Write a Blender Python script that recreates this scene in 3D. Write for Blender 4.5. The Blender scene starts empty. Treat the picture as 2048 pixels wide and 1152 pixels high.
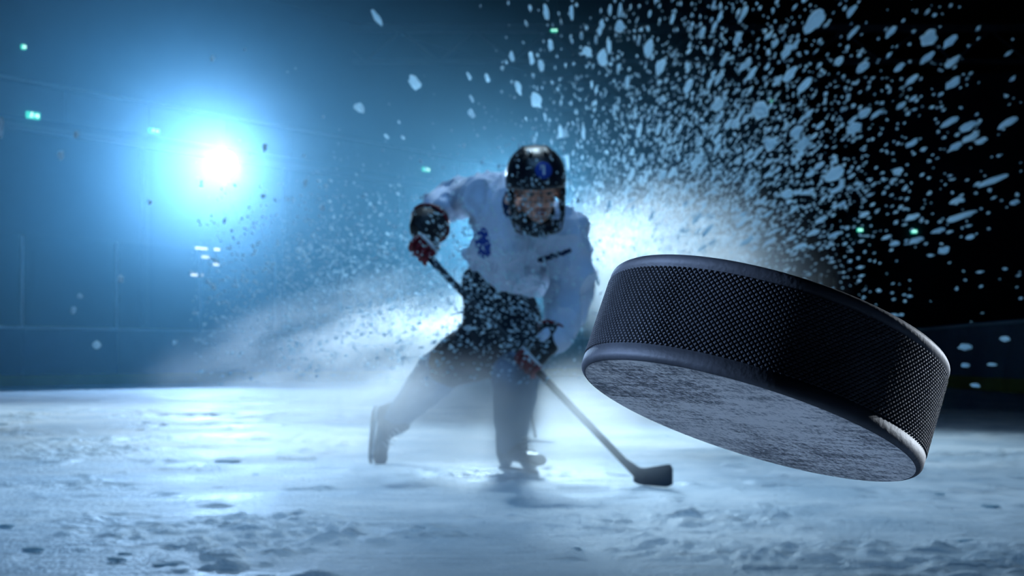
import bpy, bmesh, math, random
import numpy as np
from mathutils import Vector, Matrix, noise

# ------------------------------------------------------------------ camera, world, lights, exposure
scene = bpy.context.scene
col = scene.collection
FPX, HOR, CAMH = 2800.0, 713.0, 0.55          # focal length in pixels, horizon row, camera height

def P(px, py, Y):
    """world point seen at pixel (px,py) at distance Y along the view axis"""
    return Vector(((px - 1024.0) / FPX * Y, Y, CAMH - (py - HOR) / FPX * Y))

cam_data = bpy.data.cameras.new('camera')
cam = bpy.data.objects.new('camera', cam_data)
col.objects.link(cam)
cam.location = (0, 0, CAMH)
cam.rotation_euler = (math.pi / 2, 0, 0)
cam_data.sensor_width = 36.0
cam_data.lens = FPX / 2048.0 * 36.0
cam_data.shift_y = (HOR - 576.0) / 2048.0
cam_data.clip_start = 0.02
cam_data.clip_end = 200
cam_data.dof.use_dof = True
cam_data.dof.focus_distance = 0.285
cam_data.dof.aperture_fstop = 62
scene.camera = cam

world = bpy.data.worlds.new('world')
scene.world = world
world.use_nodes = True
world.node_tree.nodes['Background'].inputs[0].default_value = (0.04, 0.22, 0.75, 1)
world.node_tree.nodes['Background'].inputs[1].default_value = 0.035

vs = scene.view_settings
vs.view_transform = 'Standard'
vs.look = 'None'
vs.gamma = 1.0
vs.use_curve_mapping = False
vs.exposure = 0.0
try:
    scene.cycles.volume_step_rate = 1.5
    scene.cycles.volume_max_steps = 128
    scene.cycles.max_bounces = 3
    scene.cycles.diffuse_bounces = 2
    scene.cycles.glossy_bounces = 2
    scene.cycles.transmission_bounces = 2
    scene.cycles.volume_bounces = 1
    scene.cycles.use_light_tree = False
    scene.cycles.transparent_max_bounces = 24
    scene.cycles.caustics_reflective = False
    scene.cycles.caustics_refractive = False
except Exception:
    pass

def spot(name, loc, target, power, color, angle, radius, blend=0.6):
    d = bpy.data.lights.new(name, 'SPOT')
    d.energy = power
    d.color = color
    d.spot_size = math.radians(angle)
    d.spot_blend = blend
    d.shadow_soft_size = radius
    o = bpy.data.objects.new(name, d)
    col.objects.link(o)
    o.location = loc
    o.rotation_euler = (Vector(target) - Vector(loc)).to_track_quat('-Z', 'Y').to_euler()
    return o

ICEBLUE = (0.31, 0.59, 1.0)
PALEBLUE = (0.52, 0.78, 1.0)
FLOOD = P(450, 325, 32.4)
ASSUMED_BACK = P(1048, 470, 9.2)  # assumed lamp position, inferred from the glow behind the skater
spot('gallery_floodlight_beam', FLOOD + Vector((0.02, -0.12, -0.02)), (-4.8, 5.0, 0.2), 15000, ICEBLUE, 60, 0.16, 1.0)
spot('assumed_back_floodlight_beam', ASSUMED_BACK + Vector((0, -0.12, 0)), (-0.3, 3.0, 0.9), 660, PALEBLUE, 86, 0.30, 1.0)  # light of the assumed lamp, which stays unseen
# two unseen top spots, added to brighten skater, mist and the far left ice
spot('added_top_spot', (0.0, 10.3, 9.2), (0.1, 8.0, 0.0), 6000, (0.60, 0.83, 1.0), 54, 0.25, 1.0)
spot('added_top_spot', (-4.6, 14.0, 9.2), (-4.4, 13.2, 0.0), 2800, (0.62, 0.84, 1.0), 56, 0.25, 1.0)
# unseen narrow spots added on both sides, aimed at the puck alone
spot('puck_side_spot_left', (-7.0, 1.0, 2.4), (0.05, 0.3, 0.55), 7500, (0.38, 0.58, 1.0), 14, 0.30, 0.8)
spot('puck_side_spot_right', (7.0, 4.4, 1.2), (0.05, 0.3, 0.55), 5500, (0.75, 0.86, 1.0), 10, 0.25, 0.8)
# unseen area fill above the camera, added to light the skater's front
d = bpy.data.lights.new('camera_side_fill', 'AREA')
d.energy = 48
d.color = (0.20, 0.52, 1.0)
d.shape = 'RECTANGLE'
d.size, d.size_y = 7.0, 3.0
d.spread = math.radians(52)
o = bpy.data.objects.new('camera_side_fill', d)
col.objects.link(o)
o.location = (-1.5, 1.0, 7.5)
o.rotation_euler = (Vector((-1.7, 6.2, 0)) - Vector(o.location)).to_track_quat('-Z', 'Y').to_euler()

rnd = random.Random(7)
rng = np.random.default_rng(7)

# ------------------------------------------------------------------ helpers
def tag(o, label=None, cat=None, group=None, kind=None):
    if label: o['label'] = label
    if cat: o['category'] = cat
    if group: o['group'] = group
    if kind: o['kind'] = kind
    return o

def empty(name, loc=(0, 0, 0)):
    o = bpy.data.objects.new(name, None)
    col.objects.link(o)
    o.location = loc
    o.empty_display_size = 0.1
    return o

ORIG = {}
def put(o, parent):
    """parent a part whose mesh is in world coordinates"""
    if parent is not None:
        o.parent = parent
        if parent.type == 'EMPTY':
            o.matrix_parent_inverse = Matrix.Translation(parent.location).inverted()
    return o

def obj(name, me, mat=None, parent=None):
    o = bpy.data.objects.new(name, me)
    col.objects.link(o)
    if mat is not None:
        me.materials.clear()
        me.materials.append(mat)
    put(o, parent)
    return o

def mesh_from(name, verts, faces, smooth=False):
    me = bpy.data.meshes.new(name)
    me.from_pydata([tuple(v) for v in verts], [], faces)
    me.update()
    if smooth:
        me.polygons.foreach_set('use_smooth', [True] * len(me.polygons))
    return me

def finish(bm, name, smooth=True):
    bmesh.ops.recalc_face_normals(bm, faces=bm.faces[:])
    me = bpy.data.meshes.new(name)
    bm.to_mesh(me)
    bm.free()
    if smooth:
        me.polygons.foreach_set('use_smooth', [True] * len(me.polygons))
    return me

_ico = {}
def ico_pts(sub):
    if sub not in _ico:
        b = bmesh.new()
        bmesh.ops.create_icosphere(b, subdivisions=sub, radius=1.0)
        _ico[sub] = ([v.co.copy() for v in b.verts], [[v.index for v in f.verts] for f in b.faces])
        b.free()
    return _ico[sub]

def ell_pts(c, r, rot=None, sub=2, k=1.0):
    if not hasattr(r, '__len__'):
        r = (r, r, r)
    r = [q * k for q in r]
    out = []
    for v in ico_pts(sub)[0]:
        q = Vector((v.x * r[0], v.y * r[1], v.z * r[2]))
        if rot is not None:
            q = rot @ q
        out.append(Vector(c) + q)
    return out

def add_hull(bm, ells, sub=2):
    t = bmesh.new()
    for e in ells:
        for q in ell_pts(e[0], e[1], e[2] if len(e) > 2 else None, sub, e[3] if len(e) > 3 else 1.0):
            t.verts.new(q)
    r = bmesh.ops.convex_hull(t, input=t.verts[:])
    dead = [g for g in set(r['geom_interior'] + r['geom_unused']) if isinstance(g, bmesh.types.BMVert)]
    bmesh.ops.delete(t, geom=dead, context='VERTS')
    me = bpy.data.meshes.new('tmp')
    t.to_mesh(me)
    t.free()
    bm.from_mesh(me)
    bpy.data.meshes.remove(me)

def blob_mesh(name, hulls, voxel, smooth=4, disp=None):
    """union of convex pieces as ONE continuous skin (voxel remesh, smoothed)"""
    bm = bmesh.new()
    for hl in hulls:
        add_hull(bm, hl)
    bmesh.ops.recalc_face_normals(bm, faces=bm.faces[:])
    me = bpy.data.meshes.new(name)
    bm.to_mesh(me)
    bm.free()
    o = bpy.data.objects.new('tmp', me)
    col.objects.link(o)
    m = o.modifiers.new('r', 'REMESH')
    m.mode = 'VOXEL'
    m.voxel_size = voxel
    s = o.modifiers.new('s', 'SMOOTH')
    s.iterations = smooth
    s.factor = 0.5
    dg = bpy.context.evaluated_depsgraph_get()
    out = bpy.data.meshes.new_from_object(o.evaluated_get(dg))
    bpy.data.objects.remove(o)
    bpy.data.meshes.remove(me)
    out.name = name
    if disp is not None:
        nv = [v.normal.copy() for v in out.vertices]
        for v, n in zip(out.vertices, nv):
            v.co = v.co + n * disp(v.co)
        out.update()
    out.polygons.foreach_set('use_smooth', [True] * len(out.polygons))
    return out

def hull_mesh(name, ells, sub=3):
    bm = bmesh.new()
    add_hull(bm, ells, sub)
    return finish(bm, name)

def add_tube(bm, pts, r, n=8, closed=False):
    pts = [Vector(p) for p in pts]
    rs = r if hasattr(r, '__len__') else [r] * len(pts)
    rings = []
    prev = None
    m = len(pts)
    for i, p in enumerate(pts):
        a = pts[(i - 1) % m] if (closed or i > 0) else p
        b = pts[(i + 1) % m] if (closed or i < m - 1) else p
        t = (b - a).normalized()
        if prev is None:
            ref = Vector((0, 0, 1)) if abs(t.z) < 0.9 else Vector((1, 0, 0))
            u = t.cross(ref).normalized()
        else:
            u = (prev - t * prev.dot(t)).normalized()
        prev = u
        w = t.cross(u)
        rings.append([bm.verts.new(p + (u * math.cos(k * 2 * math.pi / n) + w * math.sin(k * 2 * math.pi / n)) * rs[i]) for k in range(n)])
    cnt = m if closed else m - 1
    for i in range(cnt):
        A, B = rings[i], rings[(i + 1) % m]
        for k in range(n):
            bm.faces.new((A[k], A[(k + 1) % n], B[(k + 1) % n], B[k]))
    if not closed:
        bm.faces.new(rings[0][::-1])
        bm.faces.new(rings[-1])

def tube_mesh(name, pts, r, n=8, closed=False):
    bm = bmesh.new()
    add_tube(bm, pts, r, n, closed)
    return finish(bm, name)

def add_obox(bm, c, ax, ay, az):
    """box from centre and three half-axis vectors"""
    c, ax, ay, az = Vector(c), Vector(ax), Vector(ay), Vector(az)
    vs_ = [bm.verts.new(c + ax * i + ay * j + az * k) for i in (-1, 1) for j in (-1, 1) for k in (-1, 1)]
    for f in ((0, 1, 3, 2), (4, 6, 7, 5), (0, 4, 5, 1), (2, 3, 7, 6), (0, 2, 6, 4), (1, 5, 7, 3)):
        bm.faces.new([vs_[i] for i in f])

def obox_mesh(name, c, ax, ay, az, bevel=0.0):
    bm = bmesh.new()
    add_obox(bm, c, ax, ay, az)
    if bevel:
        bmesh.ops.bevel(bm, geom=bm.edges[:], offset=bevel, segments=2, affect='EDGES', profile=0.5)
    return finish(bm, name, False)

def box_mesh(name, lo, hi, bevel=0.0):
    lo, hi = Vector(lo), Vector(hi)
    h = (hi - lo) / 2
    return obox_mesh(name, (lo + hi) / 2, (h.x, 0, 0), (0, h.y, 0), (0, 0, h.z), bevel)

# ------------------------------------------------------------------ materials
def new_mat(name):
    m = bpy.data.materials.new(name)
    m.use_nodes = True
    return m, m.node_tree.nodes, m.node_tree.links

def pbr(name, color, rough=0.5, metal=0.0, spec=0.5, var=0.0, vscale=20.0, bump=0.0, bscale=80.0, emit=None, estr=0.0):
    m, N, L = new_mat(name)
    b = N['Principled BSDF']
    b.inputs['Base Color'].default_value = (*color, 1)
    b.inputs['Roughness'].default_value = rough
    b.inputs['Metallic'].default_value = metal
    b.inputs['Specular IOR Level'].default_value = spec
    if emit:
        b.inputs['Emission Color'].default_value = (*emit, 1)
        b.inputs['Emission Strength'].default_value = estr
    tc = N.new('ShaderNodeTexCoord')
    if var > 0:
        n = N.new('ShaderNodeTexNoise')
        n.inputs['Scale'].default_value = vscale
        n.inputs['Detail'].default_value = 5
        L.new(tc.outputs['Object'], n.inputs['Vector'])
        r = N.new('ShaderNodeMapRange')
        r.inputs[1].default_value = 0.3
        r.inputs[2].default_value = 0.7
        r.inputs[3].default_value = 1 - var
        r.inputs[4].default_value = 1 + var
        L.new(n.outputs['Fac'], r.inputs[0])
        mx = N.new('ShaderNodeVectorMath')
        mx.operation = 'SCALE'
        mx.inputs[0].default_value = color
        L.new(r.outputs[0], mx.inputs['Scale'])
        L.new(mx.outputs[0], b.inputs['Base Color'])
    if bump > 0:
        n = N.new('ShaderNodeTexNoise')
        n.inputs['Scale'].default_value = bscale
        n.inputs['Detail'].default_value = 4
        L.new(tc.outputs['Object'], n.inputs['Vector'])
        bp = N.new('ShaderNodeBump')
        bp.inputs['Strength'].default_value = bump
        bp.inputs['Distance'].default_value = 0.01
        L.new(n.outputs['Fac'], bp.inputs['Height'])
        L.new(bp.outputs[0], b.inputs['Normal'])
    return m

def fabric(name, color, var=0.12, bump=0.5, bscale=250):
    m = pbr(name, color, 0.85, 0, 0.2, var, 9.0, bump, bscale)
    return m

M = {}
M['jersey'] = fabric('white_jersey_cloth', (0.62, 0.70, 0.86))
M['jersey_blue'] = fabric('blue_print_cloth', (0.02, 0.06, 0.32))
M['jersey_dark'] = fabric('navy_trim_cloth', (0.02, 0.035, 0.09))
M['pants'] = fabric('dark_pants_cloth', (0.012, 0.022, 0.035))
M['sock'] = fabric('blue_sock_knit', (0.10, 0.18, 0.28))
M['skin'] = pbr('skin', (0.92, 0.46, 0.33), 0.5, 0, 0.4, 0.10, 30, 0.1, 200)
M['lip'] = pbr('lip', (0.42, 0.13, 0.11), 0.45)
M['eye_white'] = pbr('eye_white', (0.75, 0.75, 0.75), 0.25)
M['iris'] = pbr('iris', (0.02, 0.03, 0.04), 0.2)
M['hair'] = pbr('dark_hair', (0.02, 0.014, 0.01), 0.7, 0, 0.3, 0.2, 200, 0.6, 300)
M['helmet'] = pbr('black_helmet_plastic', (0.006, 0.009, 0.016), 0.38, 0, 0.4, 0.1, 30)
M['helmet_vent'] = pbr('vent_black', (0.002, 0.002, 0.003), 0.9)
M['wire'] = pbr('dark_cage_wire', (0.05, 0.06, 0.07), 0.3, 0.9)
M['glove_black'] = pbr('black_glove_leather', (0.006, 0.008, 0.012), 0.55, 0, 0.4, 0.2, 30, 0.4, 90)
M['glove_red'] = pbr('dark_red_glove_leather', (0.16, 0.008, 0.018), 0.6, 0, 0.3, 0.2, 30, 0.4, 90)
M['glove_white'] = pbr('white_glove_piping', (0.55, 0.6, 0.65), 0.6)
M['boot'] = pbr('dark_skate_leather', (0.05, 0.07, 0.10), 0.45, 0, 0.5, 0.2, 30)
M['holder'] = pbr('pale_blade_holder', (0.3, 0.34, 0.38), 0.4)
M['steel'] = pbr('skate_steel', (0.6, 0.62, 0.65), 0.2, 1.0)
M['lace'] = pbr('white_lace', (0.6, 0.6, 0.6), 0.8)
M['shaft'] = pbr('dark_composite_shaft', (0.012, 0.018, 0.026), 0.4, 0, 0.5, 0.2, 40)
M['tape'] = fabric('black_stick_tape', (0.03, 0.05, 0.075))
M['snow_mark'] = pbr('frost_on_shaft', (0.5, 0.56, 0.62), 0.9)
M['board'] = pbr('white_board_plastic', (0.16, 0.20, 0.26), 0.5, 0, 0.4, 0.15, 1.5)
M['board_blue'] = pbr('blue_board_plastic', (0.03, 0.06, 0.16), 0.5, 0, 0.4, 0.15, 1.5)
M['kick'] = pbr('yellow_kick_plate', (0.35, 0.28, 0.06), 0.5, 0, 0.4, 0.15, 2)
M['rail'] = pbr('pale_cap_rail', (0.55, 0.6, 0.66), 0.35)
M['post'] = pbr('aluminium_post', (0.6, 0.63, 0.66), 0.35, 0.6)
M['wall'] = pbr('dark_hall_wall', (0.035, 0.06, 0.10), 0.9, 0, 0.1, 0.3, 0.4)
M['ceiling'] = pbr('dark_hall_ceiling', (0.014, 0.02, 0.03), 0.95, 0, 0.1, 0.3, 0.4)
M['gallery'] = pbr('grey_gallery_front', (0.09, 0.11, 0.14), 0.8, 0, 0.2, 0.2, 0.8)
M['beam'] = pbr('pale_steel_beam', (0.20, 0.23, 0.27), 0.6)
M['sign_green'] = pbr('lit_green_exit_sign', (0.02, 0.3, 0.2), 0.5, emit=(0.05, 0.75, 0.55), estr=1.1)
M['sign_white'] = pbr('lit_white_exit_mark', (0.8, 0.9, 0.9), 0.5, emit=(0.65, 1.0, 0.95), estr=1.5)
M['housing'] = pbr('black_lamp_housing', (0.01, 0.01, 0.012), 0.5)
M['lens'] = pbr('lit_lamp_lens', (0.9, 0.9, 0.9), 0.3, emit=(0.85, 0.95, 1.0), estr=12.0)
M['strip'] = pbr('lit_strip_lamp', (0.9, 0.9, 0.9), 0.3, emit=(0.8, 0.92, 1.0), estr=1.6)
M['panel'] = pbr('pale_notice_panel', (0.6, 0.68, 0.75), 0.7)

for k in ('sign_green', 'sign_white', 'lens', 'strip'):
    M[k].cycles.emission_sampling = 'NONE'      # tiny emitters: found by plain path tracing, not sampled as lamps

def glass_mat():
    m, N, L = new_mat('rink_glass')
    N.remove(N['Principled BSDF'])
    t = N.new('ShaderNodeBsdfTransparent')
    t.inputs[0].default_value = (0.90, 0.95, 0.97, 1)
    g = N.new('ShaderNodeBsdfGlossy')
    g.inputs['Roughness'].default_value = 0.05
    fr = N.new('ShaderNodeFresnel')
    fr.inputs[0].default_value = 1.35
    mx = N.new('ShaderNodeMixShader')
    L.new(fr.outputs[0], mx.inputs[0])
    L.new(t.outputs[0], mx.inputs[1])
    L.new(g.outputs[0], mx.inputs[2])
    L.new(mx.outputs[0], N['Material Output'].inputs['Surface'])
    return m
M['glass'] = glass_mat()

def snow_mat(name, color, trans):
    m, N, L = new_mat(name)
    N.remove(N['Principled BSDF'])
    d_ = N.new('ShaderNodeBsdfDiffuse')
    d_.inputs[0].default_value = (*color, 1)
    t = N.new('ShaderNodeBsdfTranslucent')
    t.inputs[0].default_value = (*color, 1)
    mx = N.new('ShaderNodeMixShader')
    mx.inputs[0].default_value = trans
    L.new(d_.outputs[0], mx.inputs[1])
    L.new(t.outputs[0], mx.inputs[2])
    L.new(mx.outputs[0], N['Material Output'].inputs['Surface'])
    return m
M['flake'] = snow_mat('flying_snow', (0.60, 0.76, 0.85), 0.75)

def ice_mat():
    m, N, L = new_mat('scraped_ice')
    b = N['Principled BSDF']
    tc = N.new('ShaderNodeTexCoord')
    # cloudy ice tone with scraped snow
    n1 = N.new('ShaderNodeTexNoise')
    n1.inputs['Scale'].default_value = 1.3
    n1.inputs['Detail'].default_value = 4
    n1.inputs['Roughness'].default_value = 0.65
    L.new(tc.outputs['Object'], n1.inputs['Vector'])
    cr = N.new('ShaderNodeValToRGB')
    cr.color_ramp.elements[0].position = 0.35
    cr.color_ramp.elements[0].color = (0.46, 0.57, 0.66, 1)
    cr.color_ramp.elements[1].position = 0.68
    cr.color_ramp.elements[1].color = (0.84, 0.88, 0.91, 1)
    L.new(n1.outputs['Fac'], cr.inputs[0])
    L.new(cr.outputs[0], b.inputs['Base Color'])
    rr = N.new('ShaderNodeMapRange')
    rr.inputs[1].default_value = 0.3
    rr.inputs[2].default_value = 0.7
    rr.inputs[3].default_value = 0.42
    rr.inputs[4].default_value = 0.75
    L.new(n1.outputs['Fac'], rr.inputs[0])
    L.new(rr.outputs[0], b.inputs['Roughness'])
    b.inputs['Specular IOR Level'].default_value = 0.25
    # fine snow grain, skate cuts in two directions
    n2 = N.new('ShaderNodeTexNoise')
    n2.inputs['Scale'].default_value = 38
    n2.inputs['Detail'].default_value = 3
    n2.inputs['Roughness'].default_value = 0.7
    L.new(tc.outputs['Object'], n2.inputs['Vector'])
    prev = n2.outputs['Fac']
    for ang, sc, amt in ((0.35, 3.0, 0.5), (-0.5, 2.2, 0.5)):
        mp = N.new('ShaderNodeMapping')
        mp.inputs['Rotation'].default_value = (0, 0, ang)
        mp.inputs['Scale'].default_value = (sc * 0.22, sc * 9, 1)
        L.new(tc.outputs['Object'], mp.inputs['Vector'])
        ns = N.new('ShaderNodeTexNoise')
        ns.inputs['Scale'].default_value = 2.0
        ns.inputs['Detail'].default_value = 1
        L.new(mp.outputs[0], ns.inputs['Vector'])
        rp = N.new('ShaderNodeMapRange')
        rp.inputs[1].default_value = 0.60
        rp.inputs[2].default_value = 0.68
        rp.inputs[3].default_value = 0.0
        rp.inputs[4].default_value = amt
        L.new(ns.outputs['Fac'], rp.inputs[0])
        ad = N.new('ShaderNodeMath')
        ad.operation = 'SUBTRACT'
        L.new(prev, ad.inputs[0])
        L.new(rp.outputs[0], ad.inputs[1])
        prev = ad.outputs[0]
    bp = N.new('ShaderNodeBump')
    bp.inputs['Strength'].default_value = 1.0
    bp.inputs['Distance'].default_value = 0.016
    L.new(prev, bp.inputs['Height'])
    L.new(bp.outputs[0], b.inputs['Normal'])
    return m
M['ice'] = ice_mat()

def fog_mat(name, density, aniso, nscale, nlo, nhi, power=1.0, stretch=(1, 1, 1), color=(1.0, 1.0, 1.0), off=(0, 0, 0)):
    """soft-edged cloud: density falls off from the middle of the unit sphere, broken up by noise"""
    m, N, L = new_mat(name)
    N.remove(N['Principled BSDF'])
    tc = N.new('ShaderNodeTexCoord')
    ln = N.new('ShaderNodeVectorMath')
    ln.operation = 'LENGTH'
    L.new(tc.outputs['Object'], ln.inputs[0])
    fa = N.new('ShaderNodeMapRange')
    fa.interpolation_type = 'SMOOTHERSTEP'
    fa.inputs[1].default_value = 1.0
    fa.inputs[2].default_value = 0.0
    fa.inputs[3].default_value = 0.0
    fa.inputs[4].default_value = 1.0
    L.new(ln.outputs['Value'], fa.inputs[0])
    val = fa.outputs[0]
    if power != 1.0:
        pw = N.new('ShaderNodeMath')
        pw.operation = 'POWER'
        pw.inputs[1].default_value = power
        L.new(val, pw.inputs[0])
        val = pw.outputs[0]
    if nscale > 0:
        mp = N.new('ShaderNodeMapping')
        mp.inputs['Scale'].default_value = stretch
        mp.inputs['Location'].default_value = off
        L.new(tc.outputs['Object'], mp.inputs['Vector'])
        n = N.new('ShaderNodeTexNoise')
        n.inputs['Scale'].default_value = nscale
        n.inputs['Detail'].default_value = 3
        L.new(mp.outputs[0], n.inputs['Vector'])
        r = N.new('ShaderNodeMapRange')
        r.inputs[1].default_value = nlo
        r.inputs[2].default_value = nhi
        L.new(n.outputs['Fac'], r.inputs[0])
        mu = N.new('ShaderNodeMath')
        mu.operation = 'MULTIPLY'
        L.new(val, mu.inputs[0])
        L.new(r.outputs[0], mu.inputs[1])
        val = mu.outputs[0]
    md = N.new('ShaderNodeMath')
    md.operation = 'MULTIPLY'
    md.inputs[1].default_value = density
    L.new(val, md.inputs[0])
    v = N.new('ShaderNodeVolumeScatter')
    v.inputs['Color'].default_value = (*color, 1)
    v.inputs['Anisotropy'].default_value = aniso
    L.new(md.outputs[0], v.inputs['Density'])
    L.new(v.outputs[0], N['Material Output'].inputs['Volume'])
    return m

# ------------------------------------------------------------------ the setting: ice, boards, hall
def vnoise(x, y, seed):
    """smooth value noise on numpy arrays"""
    xi, yi = np.floor(x).astype(np.int64), np.floor(y).astype(np.int64)
    xf, yf = x - xi, y - yi
    def hsh(a, b):
        n = (a * 374761393 + b * 668265263 + seed * 974634777) & 0xFFFFFFFF
        n = ((n ^ (n >> 13)) * 1274126177) & 0xFFFFFFFF
        return ((n ^ (n >> 16)) & 0xFFFF) / 65535.0
    u, v = xf * xf * (3 - 2 * xf), yf * yf * (3 - 2 * yf)
    a = hsh(xi, yi) * (1 - u) + hsh(xi + 1, yi) * u
    b = hsh(xi, yi + 1) * (1 - u) + hsh(xi + 1, yi + 1) * u
    return a * (1 - v) + b * v

def ice_height(X, Y):
    patch = np.clip((vnoise(X * 1.1 + 5, Y * 0.9, 1) * 0.6 + vnoise(X * 2.7, Y * 2.3 + 9, 2) * 0.4 - 0.50) * 4.0, 0, 1)
    fine = vnoise(X * 14, Y * 12, 3) * 0.5 + vnoise(X * 29, Y * 27, 4) * 0.32 + vnoise(X * 55, Y * 50, 9) * 0.18
    clod = np.clip((vnoise(X * 6.5 + 3, Y * 6.0 + 1, 5) - 0.78) * 5.0, 0, 1) * (0.4 + fine)
    ridge = np.clip(1 - np.abs(vnoise(X * 0.9 + Y * 0.25, Y * 2.8, 6) - 0.5) * 26, 0, 1)
    return patch * np.clip(fine - 0.38, 0, 1) * 0.055 + clod * 0.016 + ridge * fine * 0.010 - 0.003

def build_floor():
    xs = np.concatenate([np.linspace(-34, -6, 24, endpoint=False), np.linspace(-6, -3, 120, endpoint=False), np.linspace(-3, 3, 380, endpoint=False), np.linspace(3, 6, 120, endpoint=False), np.linspace(6, 34, 25)])
    ys = np.concatenate([np.linspace(-10, 2.5, 12, endpoint=False), np.linspace(2.5, 8.5, 380, endpoint=False), np.linspace(8.5, 16, 200, endpoint=False), np.linspace(16, 60, 50)])
    X, Y = np.meshgrid(xs, ys)
    Z = ice_height(X, Y)
    fade = np.clip((X + 7) / 1.5, 0, 1) * np.clip((7 - X) / 1.5, 0, 1) * np.clip((Y - 2.2) / 0.5, 0, 1) * np.clip((17 - Y) / 4, 0, 1)
    Z = Z * fade
    nx, ny = len(xs), len(ys)
    co = np.stack([X, Y, Z], -1).reshape(-1, 3)
    i = np.arange((ny - 1) * (nx - 1))
    r, c = i // (nx - 1), i % (nx - 1)
    a = r * nx + c
    quads = np.stack([a, a + 1, a + nx + 1, a + nx], 1)
    me = bpy.data.meshes.new('floor')
    me.vertices.add(len(co))
    me.vertices.foreach_set('co', co.ravel())
    me.loops.add(quads.size)
    me.loops.foreach_set('vertex_index', quads.ravel().astype(np.int32))
    me.polygons.add(len(quads))
    me.polygons.foreach_set('loop_start', (np.arange(len(quads)) * 4).astype(np.int32))
    me.polygons.foreach_set('loop_total', np.full(len(quads), 4, np.int32))
    me.update()
    me.validate()
    me.polygons.foreach_set('use_smooth', [True] * len(me.polygons))
    return tag(obj('floor', me, M['ice']), 'pale blue scraped rink ice with skate marks and loose snow', 'ice', kind='structure')
build_floor()

# outline of the rink in plan: long board wall on the left, rounded end, board wall on the right
def rink_path():
    pts = []
    d1 = Vector((0.6, 0.8))
    start = Vector((-9.1, 25.0)) - d1 * 12.0
    for k in range(15):
        pts.append(start + d1 * (k * 29.0 / 14))
    end1 = start + d1 * 29.0
    a0 = math.atan2(0.8, 0.6)
    R = 4.0
    c = end1 + Vector((0.8, -0.6)) * R
    turn = math.radians(146)
    for k in range(1, 9):
        a = a0 + math.pi / 2 - turn * k / 8
        pts.append(c + Vector((math.cos(a), math.sin(a))) * R)
    a = a0 - turn
    d2 = Vector((math.cos(a), math.sin(a)))
    e = pts[-1].copy()
    for k in range(1, 12):
        pts.append(e + d2 * (k * 2.07))
    return pts
PATH = rink_path()

boards = empty('rink_boards', (PATH[0].x, PATH[0].y, 0))
tag(boards, 'low rink boards with pale top rail, yellow kick strip and glass above', 'rink boards')
for i in range(len(PATH) - 1):
    a, b = PATH[i], PATH[i + 1]
    t = (b - a)
    Lg = t.length
    t = t.normalized()
    n = Vector((-t.y, t.x))           # outwards (away from the ice)
    mid = (a + b) / 2
    def slab(name, z0, z1, thick, offs, mat, shrink=0.004, bev=0.0):
        c3 = Vector((mid.x + n.x * (offs + thick / 2), mid.y + n.y * (offs + thick / 2), (z0 + z1) / 2))
        me = obox_mesh(name, c3, Vector((t.x, t.y, 0)) * (Lg / 2 - shrink), Vector((n.x, n.y, 0)) * thick / 2, Vector((0, 0, (z1 - z0) / 2)), bev)
        return obj(name, me, M[mat], boards)
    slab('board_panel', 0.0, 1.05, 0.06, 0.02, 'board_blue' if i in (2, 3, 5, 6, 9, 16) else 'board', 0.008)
    slab('kick_plate', 0.0, 0.22, 0.02, 0.0, 'kick')
    slab('cap_rail', 1.05, 1.10, 0.12, -0.01, 'rail', 0.0)
    if i > 21:
        continue
    slab('glass_pane', 1.10, 2.75, 0.012, 0.05, 'glass', 0.03)
    pc = Vector((a.x + n.x * 0.055, a.y + n.y * 0.055, 1.92))
    obj('glass_post', obox_mesh('glass_post', pc, Vector((t.x, t.y, 0)) * 0.028, Vector((n.x, n.y, 0)) * 0.03, Vector((0, 0, 0.83)), 0.006), M['post'], boards)

# hall walls 5 m behind the boards, ceiling
d1 = Vector((0.6, 0.8, 0))
n1 = Vector((-0.8, 0.6, 0))
W0 = Vector((-10.3, 30.0, 0))
def wall(name, p0, p1, z0, z1, thick, mat='wall'):
    t = (p1 - p0)
    Lg = t.length
    t = t.normalized()
    n = Vector((-t.y, t.x, 0))
    me = obox_mesh(name, (p0 + p1) / 2 + n * thick / 2 + Vector((0, 0, (z0 + z1) / 2)), t * Lg / 2, n * thick / 2, Vector((0, 0, (z1 - z0) / 2)))
    return tag(obj(name, me, M[mat]), kind='structure')
WA, WB = W0 - d1 * 40, W0 + d1 * 24
wall('wall_left', WA, WB, 0, 11, 0.3)
WC = Vector((17, 44, 0))
wall('wall_back', WB, WC, 0, 11, 0.3)
wall('wall_right', WC, Vector((16, -9, 0)), 0, 11, 0.3)
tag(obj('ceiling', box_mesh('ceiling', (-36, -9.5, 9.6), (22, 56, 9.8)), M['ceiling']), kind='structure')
# roof beams under the ceiling
for k in range(6):
    y = 10 + k * 7.0
    me = bpy.data.meshes.new('x')
    bm = bmesh.new()
    add_obox(bm, (-5, y, 9.45), (22, 0, 0), (0, 0.10, 0), (0, 0, 0.10))
    add_obox(bm, (-5, y, 8.55), (22, 0, 0), (0, 0.07, 0), (0, 0, 0.07))
    for j in range(22):
        x0 = -26 + j * 2
        add_tube(bm, [(x0, y, 8.55), (x0 + 1, y, 9.4)], 0.045, 5)
        add_tube(bm, [(x0 + 1, y, 9.4), (x0 + 2, y, 8.55)], 0.045, 5)
    tag(obj('trim_%d' % (k + 1), finish(bm, 'roof_truss', False), M['gallery']), kind='structure')

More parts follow.
